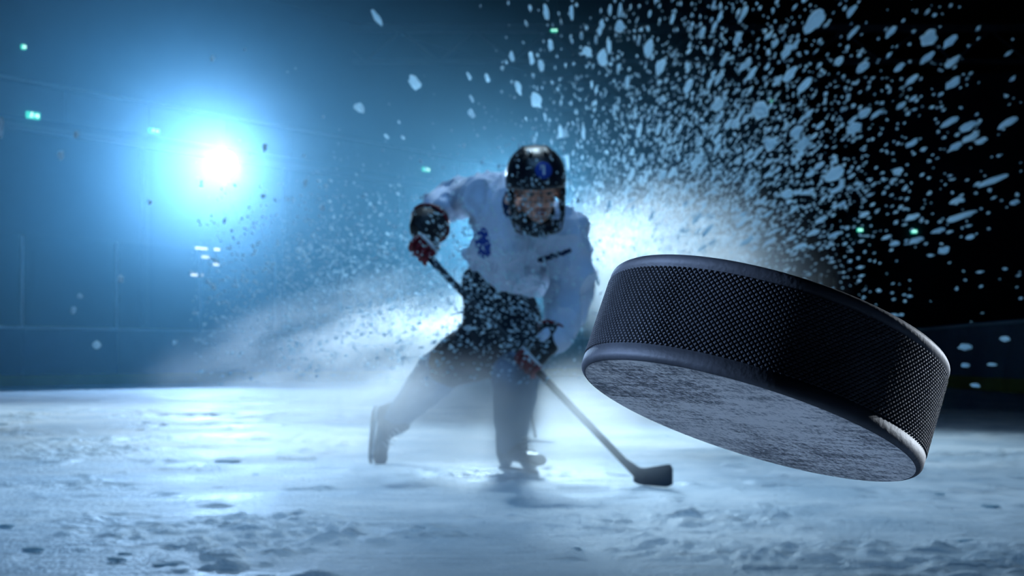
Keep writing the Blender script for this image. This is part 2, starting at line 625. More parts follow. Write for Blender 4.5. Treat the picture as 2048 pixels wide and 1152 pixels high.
# gallery on the left wall: front panels, rails, posts
gal = empty('spectator_gallery', W0)
tag(gal, 'long grey spectator gallery high on the left wall', 'gallery')
for k in range(18):
    c = W0 + d1 * (-14 + k * 2.2) - n1 * 0.75
    obj('front_panel', obox_mesh('front_panel', c + Vector((0, 0, 5.85)), d1 * 1.085, n1 * 0.03, Vector((0, 0, 0.33))), M['gallery'], gal)
    if k % 2 == 0:
        obj('gallery_post', obox_mesh('gallery_post', c - d1 * 1.1 + n1 * 0.12 + Vector((0, 0, 2.72)), d1 * 0.07, n1 * 0.07, Vector((0, 0, 2.58))), M['gallery'], gal)
for z, r in ((6.26, 0.035), (5.30, 0.07)):
    obj('gallery_rail', obox_mesh('gallery_rail', W0 + d1 * 4.7 - n1 * 0.77 + Vector((0, 0, z)), d1 * 20, n1 * 0.04, Vector((0, 0, r))), M['beam'], gal)
obj('gallery_deck', obox_mesh('gallery_deck', W0 + d1 * 4.7 - n1 * 0.37 + Vector((0, 0, 5.42)), d1 * 20, n1 * 0.36, Vector((0, 0, 0.05))), M['gallery'], gal)

# exit signs (green, lit)
def exit_sign(px, py, Y, w, h, label, axis=None, hang=False):
    c = P(px, py, Y)
    ax = (axis or Vector((1, 0, 0))).normalized()
    nn = Vector((ax.y, -ax.x, 0))
    if nn.y > 0:
        nn = -nn
    e = empty('exit_sign', c)
    tag(e, label, 'exit sign', 'lit green exit signs in the hall')
    obj('sign_box', obox_mesh('sign_box', c, ax * w / 2, nn * 0.035, Vector((0, 0, h / 2)), 0.008), M['sign_green'], e)
    front = c + nn * 0.037
    # white running figure and arrow as flat raised marks
    bm = bmesh.new()
    u = Vector((0, 0, 1))
    def bar(x0, z0, x1, z1, th):
        p0, p1 = front + ax * x0 * w + u * z0 * h, front + ax * x1 * w + u * z1 * h
        t = p1 - p0
        add_obox(bm, (p0 + p1) / 2, t / 2, t.normalized().cross(nn) * th * h / 2, nn * 0.004)
    bar(-0.30, -0.38, -0.22, 0.0, 0.12); bar(-0.22, 0.0, -0.10, -0.35, 0.12); bar(-0.22, 0.0, -0.16, 0.26, 0.16)
    bar(-0.30, 0.05, -0.08, 0.12, 0.09); bar(-0.17, 0.32, -0.11, 0.42, 0.2)
    obj('running_figure', finish(bm, 'running_figure', False), M['sign_white'], e)
    bm = bmesh.new()
    bar(0.02, 0.0, 0.36, 0.0, 0.22); bar(0.24, 0.28, 0.38, 0.0, 0.16); bar(0.24, -0.28, 0.38, 0.0, 0.16)
    obj('arrow', finish(bm, 'arrow', False), M['sign_white'], e)
    if hang:
        for s in (-1, 1):
            obj('hanger', tube_mesh('hanger', [c + ax * w * 0.4 * s, Vector((c.x, c.y, 8.5)) + ax * w * 0.4 * s], 0.006, 5), M['housing'], e)
def on_wall(px, off):
    # distance of the left wall plane (minus off) along the column px
    q = (px - 1024) / FPX
    p0 = W0 - n1 * off
    t = (p0.x - q * p0.y) / (q * 0.8 - 0.6)
    return p0.y + 0.8 * t
exit_sign(66, 231, on_wall(66, 0.9), 0.30, 0.14, 'green exit sign at far left on the gallery, nearest of its row', d1)
exit_sign(308, 262, on_wall(308, 0.9), 0.27, 0.10, 'pale green exit sign just left of the bright floodlight', d1)
exit_sign(852, 339, on_wall(852, 0.9), 0.28, 0.12, 'pale green exit sign left of the skater\'s shoulder', d1)
exit_sign(1108, 61, 30.85, 0.15, 0.06, 'tiny green exit sign high above the skater\'s helmet', None, True)
exit_sign(1540, 201, 47.1, 0.15, 0.08, 'tiny green exit sign in the dark above the puck, amid flying snow')
exit_sign(1720, 460, 46.0, 0.18, 0.11, 'tiny green exit sign low in the dark, left one of a close pair')
exit_sign(1828, 463, 45.45, 0.18, 0.11, 'tiny green exit sign low in the dark, right one of a close pair')
exit_sign(47, 94, on_wall(47, 0.1), 0.10, 0.10, 'faint green exit sign in the top left corner', d1)

# small strip lamps glinting low on the far wall under the floodlight
for k, (px, py, w) in enumerate(((403, 497, 22), (434, 499, 10), (411, 514, 14), (432, 529, 10), (394, 550, 22))):
    Y = on_wall(px, 0.25)
    c = P(px, py, Y)
    names = ['topmost left of the cluster', 'topmost right of the cluster', 'second from top on the left', 'short one, right in the middle', 'lowest of the cluster']
    e = empty('strip_lamp', c)
    tag(e, 'small white strip lamp below the floodlight, ' + names[k], 'lamp', 'strip lamps low on the far wall')
    hw = w / FPX * Y / 2 / 0.75
    obj('diffuser', obox_mesh('diffuser', c, d1 * hw, n1 * 0.02, Vector((0, 0, 0.028)), 0.008), M['strip'], e)
    obj('back_plate', obox_mesh('back_plate', c + n1 * 0.05, d1 * (hw + 0.03), n1 * 0.03, Vector((0, 0, 0.045)), 0.005), M['housing'], e)
# pale panel behind the glass, left of the skater
c = P(742, 560, on_wall(742, 1.6))
e = empty('notice_board', c - Vector((0, 0, 0.5)))
tag(e, 'pale rectangular notice board behind the rink glass left of the skater', 'board')
obj('panel', obox_mesh('panel', c, d1 * 0.62, n1 * 0.03, Vector((0, 0, 0.47)), 0.01), M['panel'], e)
for s in (-1, 1):
    obj('leg', obox_mesh('leg', Vector((c.x, c.y, c.z / 2)) + d1 * 0.5 * s + n1 * 0.06, d1 * 0.03, n1 * 0.03, Vector((0, 0, c.z / 2))), M['gallery'], e)

# floodlights: one visible under the gallery, one assumed behind the skater
def floodlight(base, c, aim, rad, label, stand):
    e = empty('floodlight', base)
    tag(e, label, 'floodlight')
    f = (Vector(aim) - c).normalized()
    bm = bmesh.new()
    add_tube(bm, [c - f * 0.22, c - f * 0.16, c - f * 0.02, c + f * 0.03], [rad * 0.5, rad * 0.85, rad * 1.05, rad * 1.12], 28)
    obj('housing', finish(bm, 'housing'), M['housing'], e)
    obj('lens', tube_mesh('lens', [c + f * 0.028, c + f * 0.04, c + f * 0.048], [rad, rad * 0.97, rad * 0.7], 28), M['lens'], e)
    side = f.cross(Vector((0, 0, 1))).normalized()
    yk = [c + side * (rad * 1.2) * math.cos(a) + Vector((0, 0, -1)) * rad * 1.45 * math.sin(a) for a in [math.pi * k / 10 for k in range(11)]]
    obj('yoke', tube_mesh('yoke', yk, 0.014, 8), M['housing'], e)
    low = c - Vector((0, 0, rad * 1.45))
    if stand:  # pole and tripod legs, added for the assumed lamp alone
        obj('pole', tube_mesh('pole', [low, Vector((low.x, low.y, 0.25))], 0.016, 10), M['housing'], e)
        for k in range(3):
            a = k * 2 * math.pi / 3 + 0.5
            obj('leg', tube_mesh('leg', [Vector((low.x, low.y, 0.40)), Vector((low.x + 0.09 * math.cos(a), low.y + 0.16 * math.sin(a), 0.012))], 0.010, 8), M['housing'], e)
    else:
        obj('bracket', tube_mesh('bracket', [low, Vector((base[0], base[1], low.z))], 0.025, 8), M['housing'], e)
gq = on_wall(450, 0.8)
floodlight(P(450, 325, gq), FLOOD, (0.3, 5, 0.2), 0.27, 'blazing white floodlight under the gallery, ringed by a wide glow', False)
floodlight(Vector((ASSUMED_BACK.x, ASSUMED_BACK.y, 0)), ASSUMED_BACK, (0.1, 3, 0.9), 0.17, 'assumed low floodlight on an added tripod, hidden behind the skater', True)  # assumed backlight, placed where the skater covers lamp and stand


# ------------------------------------------------------------------ the puck
def rubber_mat():
    m, N, L = new_mat('black_puck_rubber')
    b = N['Principled BSDF']
    tc = N.new('ShaderNodeTexCoord')
    n = N.new('ShaderNodeTexNoise')
    n.inputs['Scale'].default_value = 55
    n.inputs['Detail'].default_value = 6
    L.new(tc.outputs['Object'], n.inputs['Vector'])
    cr = N.new('ShaderNodeValToRGB')
    cr.color_ramp.elements[0].position = 0.4
    cr.color_ramp.elements[0].color = (0.018, 0.020, 0.024, 1)
    cr.color_ramp.elements[1].position = 0.75
    cr.color_ramp.elements[1].color = (0.048, 0.052, 0.060, 1)
    L.new(n.outputs['Fac'], cr.inputs[0])
    L.new(cr.outputs[0], b.inputs['Base Color'])
    b.inputs['Roughness'].default_value = 0.62
    b.inputs['Specular IOR Level'].default_value = 0.3
    n2 = N.new('ShaderNodeTexNoise')
    n2.inputs['Scale'].default_value = 900
    n2.inputs['Detail'].default_value = 3
    L.new(tc.outputs['Object'], n2.inputs['Vector'])
    bp = N.new('ShaderNodeBump')
    bp.inputs['Strength'].default_value = 0.25
    bp.inputs['Distance'].default_value = 0.0004
    L.new(n2.outputs['Fac'], bp.inputs['Height'])
    L.new(bp.outputs[0], b.inputs['Normal'])
    return m

def frost_mat():
    """scuffed, frosted flat face of the puck"""
    m, N, L = new_mat('scuffed_frosted_rubber')
    b = N['Principled BSDF']
    tc = N.new('ShaderNodeTexCoord')
    n = N.new('ShaderNodeTexNoise')
    n.inputs['Scale'].default_value = 900
    n.inputs['Detail'].default_value = 8
    n.inputs['Roughness'].default_value = 0.75
    L.new(tc.outputs['Object'], n.inputs['Vector'])
    big = N.new('ShaderNodeTexNoise')
    big.inputs['Scale'].default_value = 45
    big.inputs['Detail'].default_value = 4
    L.new(tc.outputs['Object'], big.inputs['Vector'])
    # long scratches
    mp = N.new('ShaderNodeMapping')
    mp.inputs['Rotation'].default_value = (0, 0, 0.6)
    mp.inputs['Scale'].default_value = (1, 12, 1)
    L.new(tc.outputs['Object'], mp.inputs['Vector'])
    sc = N.new('ShaderNodeTexNoise')
    sc.inputs['Scale'].default_value = 60
    sc.inputs['Detail'].default_value = 3
    L.new(mp.outputs[0], sc.inputs['Vector'])
    a = N.new('ShaderNodeMath'); a.operation = 'MULTIPLY_ADD'
    L.new(big.outputs['Fac'], a.inputs[0]); a.inputs[1].default_value = 0.5
    L.new(n.outputs['Fac'], a.inputs[2])
    a2 = N.new('ShaderNodeMath'); a2.operation = 'MULTIPLY_ADD'
    L.new(sc.outputs['Fac'], a2.inputs[0]); a2.inputs[1].default_value = 0.35
    L.new(a.outputs[0], a2.inputs[2])
    cr = N.new('ShaderNodeValToRGB')
    cr.color_ramp.elements[0].position = 0.78
    cr.color_ramp.elements[0].color = (0.09, 0.09, 0.09, 1)
    cr.color_ramp.elements[1].position = 0.98
    cr.color_ramp.elements[1].color = (0.72, 0.66, 0.58, 1)
    L.new(a2.outputs[0], cr.inputs[0])
    L.new(cr.outputs[0], b.inputs['Base Color'])
    b.inputs['Roughness'].default_value = 0.33
    b.inputs['Specular IOR Level'].default_value = 0.8
    bp = N.new('ShaderNodeBump')
    bp.inputs['Strength'].default_value = 0.35
    bp.inputs['Distance'].default_value = 0.0004
    L.new(a2.outputs[0], bp.inputs['Height'])
    L.new(bp.outputs[0], b.inputs['Normal'])
    return m
M['rubber'] = rubber_mat()
M['frost'] = frost_mat()

PR, PH = 0.0381, 0.0234
pc = P(1523.1, 746.9, 0.3073)
paxis = Vector((0.32325, 0.19555, 0.92589)).normalized()
puck = bpy.data.objects.new('hockey_puck', None)
col.objects.link(puck)
puck.location = pc
puck.rotation_mode = 'QUATERNION'
puck.rotation_quaternion = paxis.to_track_quat('Z', 'Y')
tag(puck, 'huge-looking black rubber ice hockey puck with knurled side, tilted in mid-air up front', 'puck')

def lathe(name, prof, n=160):
    verts, faces = [], []
    m = len(prof)
    for k in range(n):
        a = 2 * math.pi * k / n
        for r, z in prof:
            verts.append((r * math.cos(a), r * math.sin(a), z))
    for k in range(n):
        k2 = (k + 1) % n
        for j in range(m - 1):
            faces.append((k * m + j, k2 * m + j, k2 * m + j + 1, k * m + j + 1))
    return verts, faces, n, m

h2 = PH / 2
be = 0.0013
prof = []
for k in range(7):                                # lower rounded edge
    a = -math.pi / 2 + k / 6 * math.pi / 2
    prof.append((PR - be + be * math.cos(a), -h2 + be + be * math.sin(a)))
prof += [(PR, -h2 + 0.0030), (PR - 0.00028, -h2 + 0.0032), (PR - 0.00028, h2 - 0.0027), (PR, h2 - 0.0025)]
for k in range(7):
    a = k / 6 * math.pi / 2
    prof.append((PR - be + be * math.cos(a), h2 - be + be * math.sin(a)))
v, f, n, m = lathe('body', prof, 256)
v.append((0, 0, h2)); ct = len(v) - 1
v.append((0, 0, -h2 + 0.0006)); cb = len(v) - 1
for k in range(n):
    f.append((k * m + m - 1, ((k + 1) % n) * m + m - 1, ct))
    f.append((((k + 1) % n) * m, k * m, cb))
me = mesh_from('body', v, f, True)
body = obj('body', me, M['rubber'])
body.parent = puck
# scuffed lower face
ring = [(PR - be, -h2 - 0.00005), (PR * 0.7, -h2 - 0.0001), (PR * 0.35, -h2 - 0.0001), (0.0008, -h2 - 0.0001)]
v, f, n, m = lathe('face', ring, 160)
f.append([k * m + m - 1 for k in range(n)])
face = obj('scuffed_face', mesh_from('scuffed_face', v, f, True), M['frost'])
face.parent = puck
face['label'] = 'grey scuffed flat underside'
# knurling: rows of raised diamonds around the side
NK, NR = 190, 30
z0, z1 = -h2 + 0.0034, h2 - 0.0029
dz = (z1 - z0) / NR
verts, faces = [], []
for r in range(NR):
    zc = z0 + (r + 0.5) * dz
    for k in range(NK):
        a = 2 * math.pi * (k + 0.5 * (r % 2)) / NK
        da = 2 * math.pi / NK * 0.56
        hz = dz * 1.0
        b0 = len(verts)
        Rb, Rt = PR - 0.00030, PR + 0.00012
        for (aa, zz, rr) in ((a - da, zc, Rb), (a, min(zc + hz, z1), Rb), (a + da, zc, Rb), (a, max(zc - hz, z0), Rb),
                             (a - da * .34, zc, Rt), (a, zc + hz * .34, Rt), (a + da * .34, zc, Rt), (a, zc - hz * .34, Rt)):
            verts.append((rr * math.cos(aa), rr * math.sin(aa), zz))
        faces += [(b0 + 3, b0 + 2, b0 + 6, b0 + 7), (b0 + 2, b0 + 1, b0 + 5, b0 + 6), (b0 + 1, b0, b0 + 4, b0 + 5), (b0, b0 + 3, b0 + 7, b0 + 4), (b0 + 7, b0 + 6, b0 + 5, b0 + 4)]
kn = obj('knurled_band', mesh_from('knurled_band', verts, faces), M['rubber'])
kn.parent = puck
kn['kind'] = 'stuff'
kn['label'] = 'raised diamond knurling around the side'

# ------------------------------------------------------------------ the skater
person = empty('person', (0.0, 6.6, 0.0))
tag(person, 'ice hockey skater in white jersey and black helmet, bending over the stick', 'person')

RSH, LSH = P(968, 398, 6.50), P(1133, 462, 6.32)
REL, RWR, RHA = P(910, 392, 6.76), P(843, 453, 6.50), P(842, 500, 6.43)
LEL, LWR = P(1143, 592, 6.33), P(1098, 690, 6.20)
PEL = P(990, 640, 6.74)
RHP, LHP = P(984, 660, 6.78), P(1042, 668, 6.66)
RKN, RAN = P(882, 742, 7.05), P(794, 836, 7.28)
LKN, LAN = P(1032, 752, 6.36), P(1022, 884, 6.55)
CHE, WAI, NEK = P(1052, 480, 6.42), P(988, 548, 6.62), P(1052, 410, 6.34)
HEAD = P(1073, 381, 6.00)

# head frame: right, forward, up
hf = Vector((0.13, -0.95, -0.30)).normalized()
hx = hf.cross(Vector((0.06, 0, 1))).normalized() * -1
hx = Vector((0, 0, 1)).cross(hf).normalized()
hx = -hx if hx.x < 0 else hx
hu = hx.cross(hf).normalized()
hu = hu if hu.z > 0 else -hu
roll = Matrix.Rotation(math.radians(4), 3, hf)
hx, hu = roll @ hx, roll @ hu
HS = 1.20
HR = Matrix((hx, hf, hu)).transposed()
def H(x, f, u):
    return HEAD + (hx * x + hf * f + hu * u) * HS
def he(x, f, u, rx, rf, ru):
    return (H(x, f, u), (rx * HS, rf * HS, ru * HS), HR)

# body: one continuous skin, head to ankles
hulls = [
    [he(0, -0.012, 0.035, 0.076, 0.098, 0.095)],
    [he(0, 0.060, 0.018, 0.058, 0.028, 0.028), he(0, 0.045, -0.040, 0.056, 0.040, 0.035), he(0, 0.066, -0.103, 0.024, 0.020, 0.016)],
    [he(0.042, 0.0, -0.070, 0.022, 0.03, 0.03), he(-0.042, 0.0, -0.070, 0.022, 0.03, 0.03), he(0, 0.064, -0.100, 0.030, 0.020, 0.018)],
    [he(0, 0.088, 0.012, 0.009, 0.008, 0.012), he(0, 0.108, -0.028, 0.012, 0.011, 0.009)],
    [he(0.013, 0.092, -0.031, 0.009, 0.010, 0.007), he(-0.013, 0.092, -0.031, 0.009, 0.010, 0.007)],
    [he(-0.03, 0.080, 0.024, 0.026, 0.012, 0.007), he(0.03, 0.080, 0.024, 0.026, 0.012, 0.007)],
    [he(-0.038, 0.066, -0.028, 0.018, 0.014, 0.014)], [he(0.038, 0.066, -0.028, 0.018, 0.014, 0.014)],
    [he(0, 0.084, -0.062, 0.024, 0.012, 0.012)],
    [he(0, 0.082, -0.100, 0.014, 0.010, 0.010)],
    [he(0.079, -0.008, -0.012, 0.010, 0.020, 0.030)], [he(-0.079, -0.008, -0.012, 0.010, 0.020, 0.030)],
    [he(0, -0.02, -0.07, 0.052, 0.055, 0.04), (NEK, 0.068)],
    [(NEK, 0.08), (RSH, 0.065), (LSH, 0.065), (CHE, (0.15, 0.11, 0.14))],
    [(CHE, (0.15, 0.11, 0.14)), (WAI, (0.10, 0.085, 0.08))],
    [(WAI, (0.10, 0.085, 0.08)), (PEL, (0.14, 0.11, 0.09)), (RHP, 0.085), (LHP, 0.085)],
    [(RSH, 0.062), (REL, 0.045)], [(REL, 0.045), (RWR, 0.030)],
    [(LSH, 0.062), (LEL, 0.045)], [(LEL, 0.045), (LWR, 0.030)],
    [(RHP, 0.085), (RKN, 0.058)], [(RKN, 0.058), (RAN, 0.038)],
    [(LHP, 0.085), (LKN, 0.058)], [(LKN, 0.058), (LAN, 0.038)],
]
obj('body', blob_mesh('body', hulls, 0.006, 3), M['skin'], person)
for s in (-1, 1):
    eye = obj('eye', hull_mesh('eye', [he(0.031 * s, 0.074, 0.004, 0.015, 0.013, 0.009)]), M['eye_white'], person)
    obj('iris', hull_mesh('iris', [he(0.031 * s, 0.0855, 0.003, 0.006, 0.003, 0.006)]), M['iris'], eye)
    obj('eyebrow', hull_mesh('eyebrow', [he(0.016 * s, 0.093, 0.026, 0.006, 0.004, 0.004), he(0.048 * s, 0.082, 0.030, 0.006, 0.004, 0.003)]), M['hair'], person)
obj('lips', blob_mesh('lips', [[he(0, 0.094, -0.058, 0.022, 0.006, 0.005)], [he(0, 0.093, -0.067, 0.020, 0.006, 0.005)]], 0.003, 2), M['lip'], person)
obj('beard', blob_mesh('beard', [[he(0, 0.078, -0.107, 0.030, 0.016, 0.014), he(0.045, 0.012, -0.078, 0.02, 0.02, 0.022)], [he(0, 0.078, -0.107, 0.030, 0.016, 0.014), he(-0.045, 0.012, -0.078, 0.02, 0.02, 0.022)]], 0.005, 3), M['hair'], person)

# jersey with folds
def folds(p):
    q = Vector((p.x * 7 + p.z * 4, p.y * 7, p.z * 5 - p.x * 6))
    a = noise.noise(q) * 0.020 + noise.noise(q * 2.1 + Vector((3, 1, 7))) * 0.013
    r = 1 - abs(noise.noise(Vector((p.x * 11 - p.z * 5, p.y * 10, p.z * 4 + p.x * 4)))) * 2
    return a + max(r, 0) ** 3 * 0.020 - 0.006
RSLV, LSLV = P(880, 420, 6.62), P(1107, 668, 6.215)
jh = [
    [(P(968, 396, 6.50), 0.105), (P(1018, 388, 6.47), 0.105), (CHE, (0.19, 0.15, 0.17)), (P(1075, 430, 6.36), 0.10)],
    [(P(1131, 462, 6.32), 0.105), (P(1075, 430, 6.36), 0.10), (CHE, (0.19, 0.15, 0.17))],
    [(CHE, (0.20, 0.15, 0.16)), (P(990, 508, 6.58), (0.16, 0.14, 0.06)), (P(1060, 560, 6.5), (0.12, 0.13, 0.07)), (P(1012, 560, 6.6), (0.14, 0.13, 0.05))],
    [(RSH, 0.108), (REL, 0.088)], [(REL, 0.090), (RSLV, 0.080)],
    [(LSH, 0.105), (LEL, 0.098)], [(LEL, 0.100), (P(1118, 645, 6.25), 0.088)], [(LEL, 0.098), (LSLV, 0.078)],
]
jm = blob_mesh('jersey', jh, 0.007, 7, folds)
jm.materials.clear()
for k in ('jersey', 'jersey_blue', 'jersey_dark'):
    jm.materials.append(M[k])
def near_line(p, a, b, r):
    t = max(0, min(1, (p - a).dot(b - a) / (b - a).length_squared))
    return (a + (b - a) * t - p).length < r
e0, e1 = P(962, 466, 6.3), P(970, 500, 6.35)
s0, s1 = P(1085, 524, 6.25), P(1150, 512, 6.2)
for pl in jm.polygons:
    c = pl.center
    px, py = 1024 + FPX * c.x / c.y, HOR - FPX * (c.z - CAMH) / c.y
    front = pl.normal.y < 0.2
    # chest print, stripe low on the chest, dark collar yoke, sleeve stripe
    if front and c.y < 6.6 and near_line(Vector((c.x, 6.3, c.z)), Vector((-0.143, 6.3, 1.105)), Vector((-0.125, 6.3, 1.035)), 0.034):
        pl.material_index = 1
    elif front and near_line(Vector((c.x, 6.3, c.z)), Vector((0.125, 6.3, 0.985)), Vector((0.255, 6.3, 1.02)), 0.011):
        pl.material_index = 2
    elif (c - NEK).length < 0.11:
        pl.material_index = 2
obj('jersey', jm, None, person)

def pfold(p):
    return noise.noise(Vector((p.x * 8, p.y * 8, p.z * 5))) * 0.014 + noise.noise(Vector((p.x * 19, p.y * 19, p.z * 12))) * 0.006
ph = [
    [(P(988, 552, 6.63), (0.155, 0.13, 0.06)), (RHP, 0.125), (LHP, 0.125), (PEL, (0.165, 0.14, 0.1))],
    [(RHP, 0.125), (P(1000, 715, 6.68), 0.085), (P(897, 728, 7.0), 0.115)],
    [(LHP, 0.125), (P(1000, 715, 6.68), 0.085), (P(1032, 735, 6.42), 0.105)],
]
obj('hockey_pants', blob_mesh('hockey_pants', ph, 0.011, 4, pfold), M['pants'], person)
for nm, k, a, r1 in (('R', RKN, RAN, 0.122), ('L', LKN, LAN, 0.118)):
    mid = k.lerp(a, 0.55)
    obj('sock', blob_mesh('sock', [[(k, r1), (mid, 0.092)], [(mid, 0.092), (a, 0.072)]], 0.010, 4, lambda p: noise.noise(p * 14) * 0.008), M['sock'], person)

# helmet: shell, ear guards, vents, cage, chin cup, strap
helmet = empty('helmet', HEAD)
helmet.parent = person
helmet.matrix_parent_inverse = Matrix.Translation(person.location).inverted()
HC = (0.0, -0.012, 0.040)
HRX, HRF, HRU = 0.108, 0.138, 0.118
def hsh(phi, th, k=1.0, extra=0.0):
    """point on the helmet shell: phi azimuth from the front, th elevation"""
    ce = math.copysign(abs(math.cos(th)) ** 0.88, math.cos(th))
    x = HRX * k * ce * math.sin(phi)
    f_ = HRF * k * ce * math.cos(phi)
    u = HRU * k * math.copysign(abs(math.sin(th)) ** 0.92, math.sin(th))
    # raised centre and side ridges, stepped brow
    ridge = 1 + 0.035 * math.exp(-((abs(math.sin(phi) * ce) - 0.40) / 0.10) ** 2) * max(0, math.sin(th) + 0.15)
    return H(HC[0] + x * ridge, HC[1] + f_ * ridge, HC[2] + u * ridge + extra)
def th_low(phi):
    c_ = math.cos(phi)
    if c_ > 0.25:
        return math.radians(-6 - 6 * (1 - c_))
    if c_ > -0.35:
        return math.radians(-6 - 4.5 - 30 * (0.25 - c_) / 0.6)
    return math.radians(-42)
bm = bmesh.new()
NP, NT = 56, 18
grid = []
for i in range(NP):
    phi = 2 * math.pi * i / NP
    lo = th_low(phi)
    grid.append([bm.verts.new(hsh(phi, lo + (math.pi / 2 - 0.04 - lo) * j / NT)) for j in range(NT + 1)])
for i in range(NP):
    A, B = grid[i], grid[(i + 1) % NP]
    for j in range(NT):
        bm.faces.new((A[j], B[j], B[j + 1], A[j + 1]))
bm.faces.new([grid[i][NT] for i in range(NP)])
shell = obj('helmet_shell', finish(bm, 'helmet_shell'), M['helmet'], helmet)
md = shell.modifiers.new('thick', 'SOLIDIFY')
md.thickness = 0.012
md.offset = -1
for s in (-1, 1):
    obj('ear_guard', blob_mesh('ear_guard', [[he(0.094 * s, -0.005, -0.005, 0.012, 0.045, 0.03), he(0.090 * s, -0.002, -0.062, 0.010, 0.026, 0.022)]], 0.006, 3), M['helmet'], helmet)
    for k, (ph_, t0) in enumerate(((0.42, 0.85), (0.62, 0.60), (0.95, 0.75))):
        pts = [hsh(s * ph_, t0 + 0.24 * q / 4, 1.012) for q in range(5)]
        obj('vent', tube_mesh('vent', pts, [0.003, 0.007, 0.008, 0.007, 0.003], 6), M['helmet_vent'], helmet)
# front badge: blue disc with a white mark
bc, bn = hsh(0.10, 0.42, 1.02), (hsh(0.10, 0.42, 1.3) - hsh(0.10, 0.42, 1.0)).normalized()
badge = obj('helmet_badge', tube_mesh('helmet_badge', [bc - bn * 0.012, bc, bc + bn * 0.003], [0.036, 0.036, 0.030], 24), M['jersey_blue'], helmet)
bs = bn.cross(Vector((0, 0, 1))).normalized()
bu = bs.cross(bn).normalized()
bm = bmesh.new()
add_obox(bm, bc + bn * 0.004, bu * 0.020, bs * 0.005, bn * 0.002)
add_obox(bm, bc + bn * 0.004 + bu * 0.017 + bs * 0.006, bs * 0.010, bu * 0.004, bn * 0.002)
obj('badge_mark', finish(bm, 'badge_mark', False), M['glove_white'], badge)
# wire cage in front of the face
cage = empty('face_cage', HEAD)
cage.parent = helmet
cage.matrix_parent_inverse = Matrix.Translation(helmet.location).inverted()
def cg(phi, u):
    tt = (u + 0.055) / 0.125
    k = math.sqrt(max(0.0, 1 - 0.5 * tt * tt))
    return H(0.098 * k * math.sin(phi), 0.132 * k * math.cos(phi) - 0.005, u)
for k in range(6):
    u = 0.012 - k * 0.028
    obj('wire', tube_mesh('wire', [cg(-1.35 + 2.7 * q / 20, u) for q in range(21)], 0.0015, 6), M['wire'], cage)
for k in range(7):
    phi = -1.2 + 2.4 * k / 6
    obj('wire', tube_mesh('wire', [cg(phi, 0.02 - 0.155 * q / 10) for q in range(11)], 0.0015, 6), M['wire'], cage)
obj('cage_rim', tube_mesh('cage_rim', [cg(-1.38, 0.025 - 0.13 * q / 8) for q in range(9)] + [cg(-1.38 + 2.76 * q / 20, -0.136) for q in range(1, 21)] + [cg(1.38, -0.105 + 0.13 * q / 8) for q in range(1, 9)], 0.0042, 7), M['wire'], cage)
obj('chin_cup', blob_mesh('chin_cup', [[he(0, 0.100, -0.125, 0.040, 0.016, 0.018), he(0.06, 0.055, -0.115, 0.014, 0.02, 0.02)], [he(0, 0.100, -0.125, 0.040, 0.016, 0.018), he(-0.06, 0.055, -0.115, 0.014, 0.02, 0.02)]], 0.005, 3), M['helmet'], helmet)
for s in (-1, 1):
    obj('chin_strap', tube_mesh('chin_strap', [H(0.094 * s, 0.0, -0.07), H(0.085 * s, 0.025, -0.10), H(0.062 * s, 0.055, -0.118)], 0.006, 6), M['helmet'], helmet)
obj('neck_guard', blob_mesh('neck_guard', [[(H(0, 0.02, -0.135), (0.075, 0.075, 0.035), HR), (NEK + Vector((0, -0.02, -0.01)), (0.085, 0.085, 0.05))]], 0.008, 3), M['glove_black'], person)

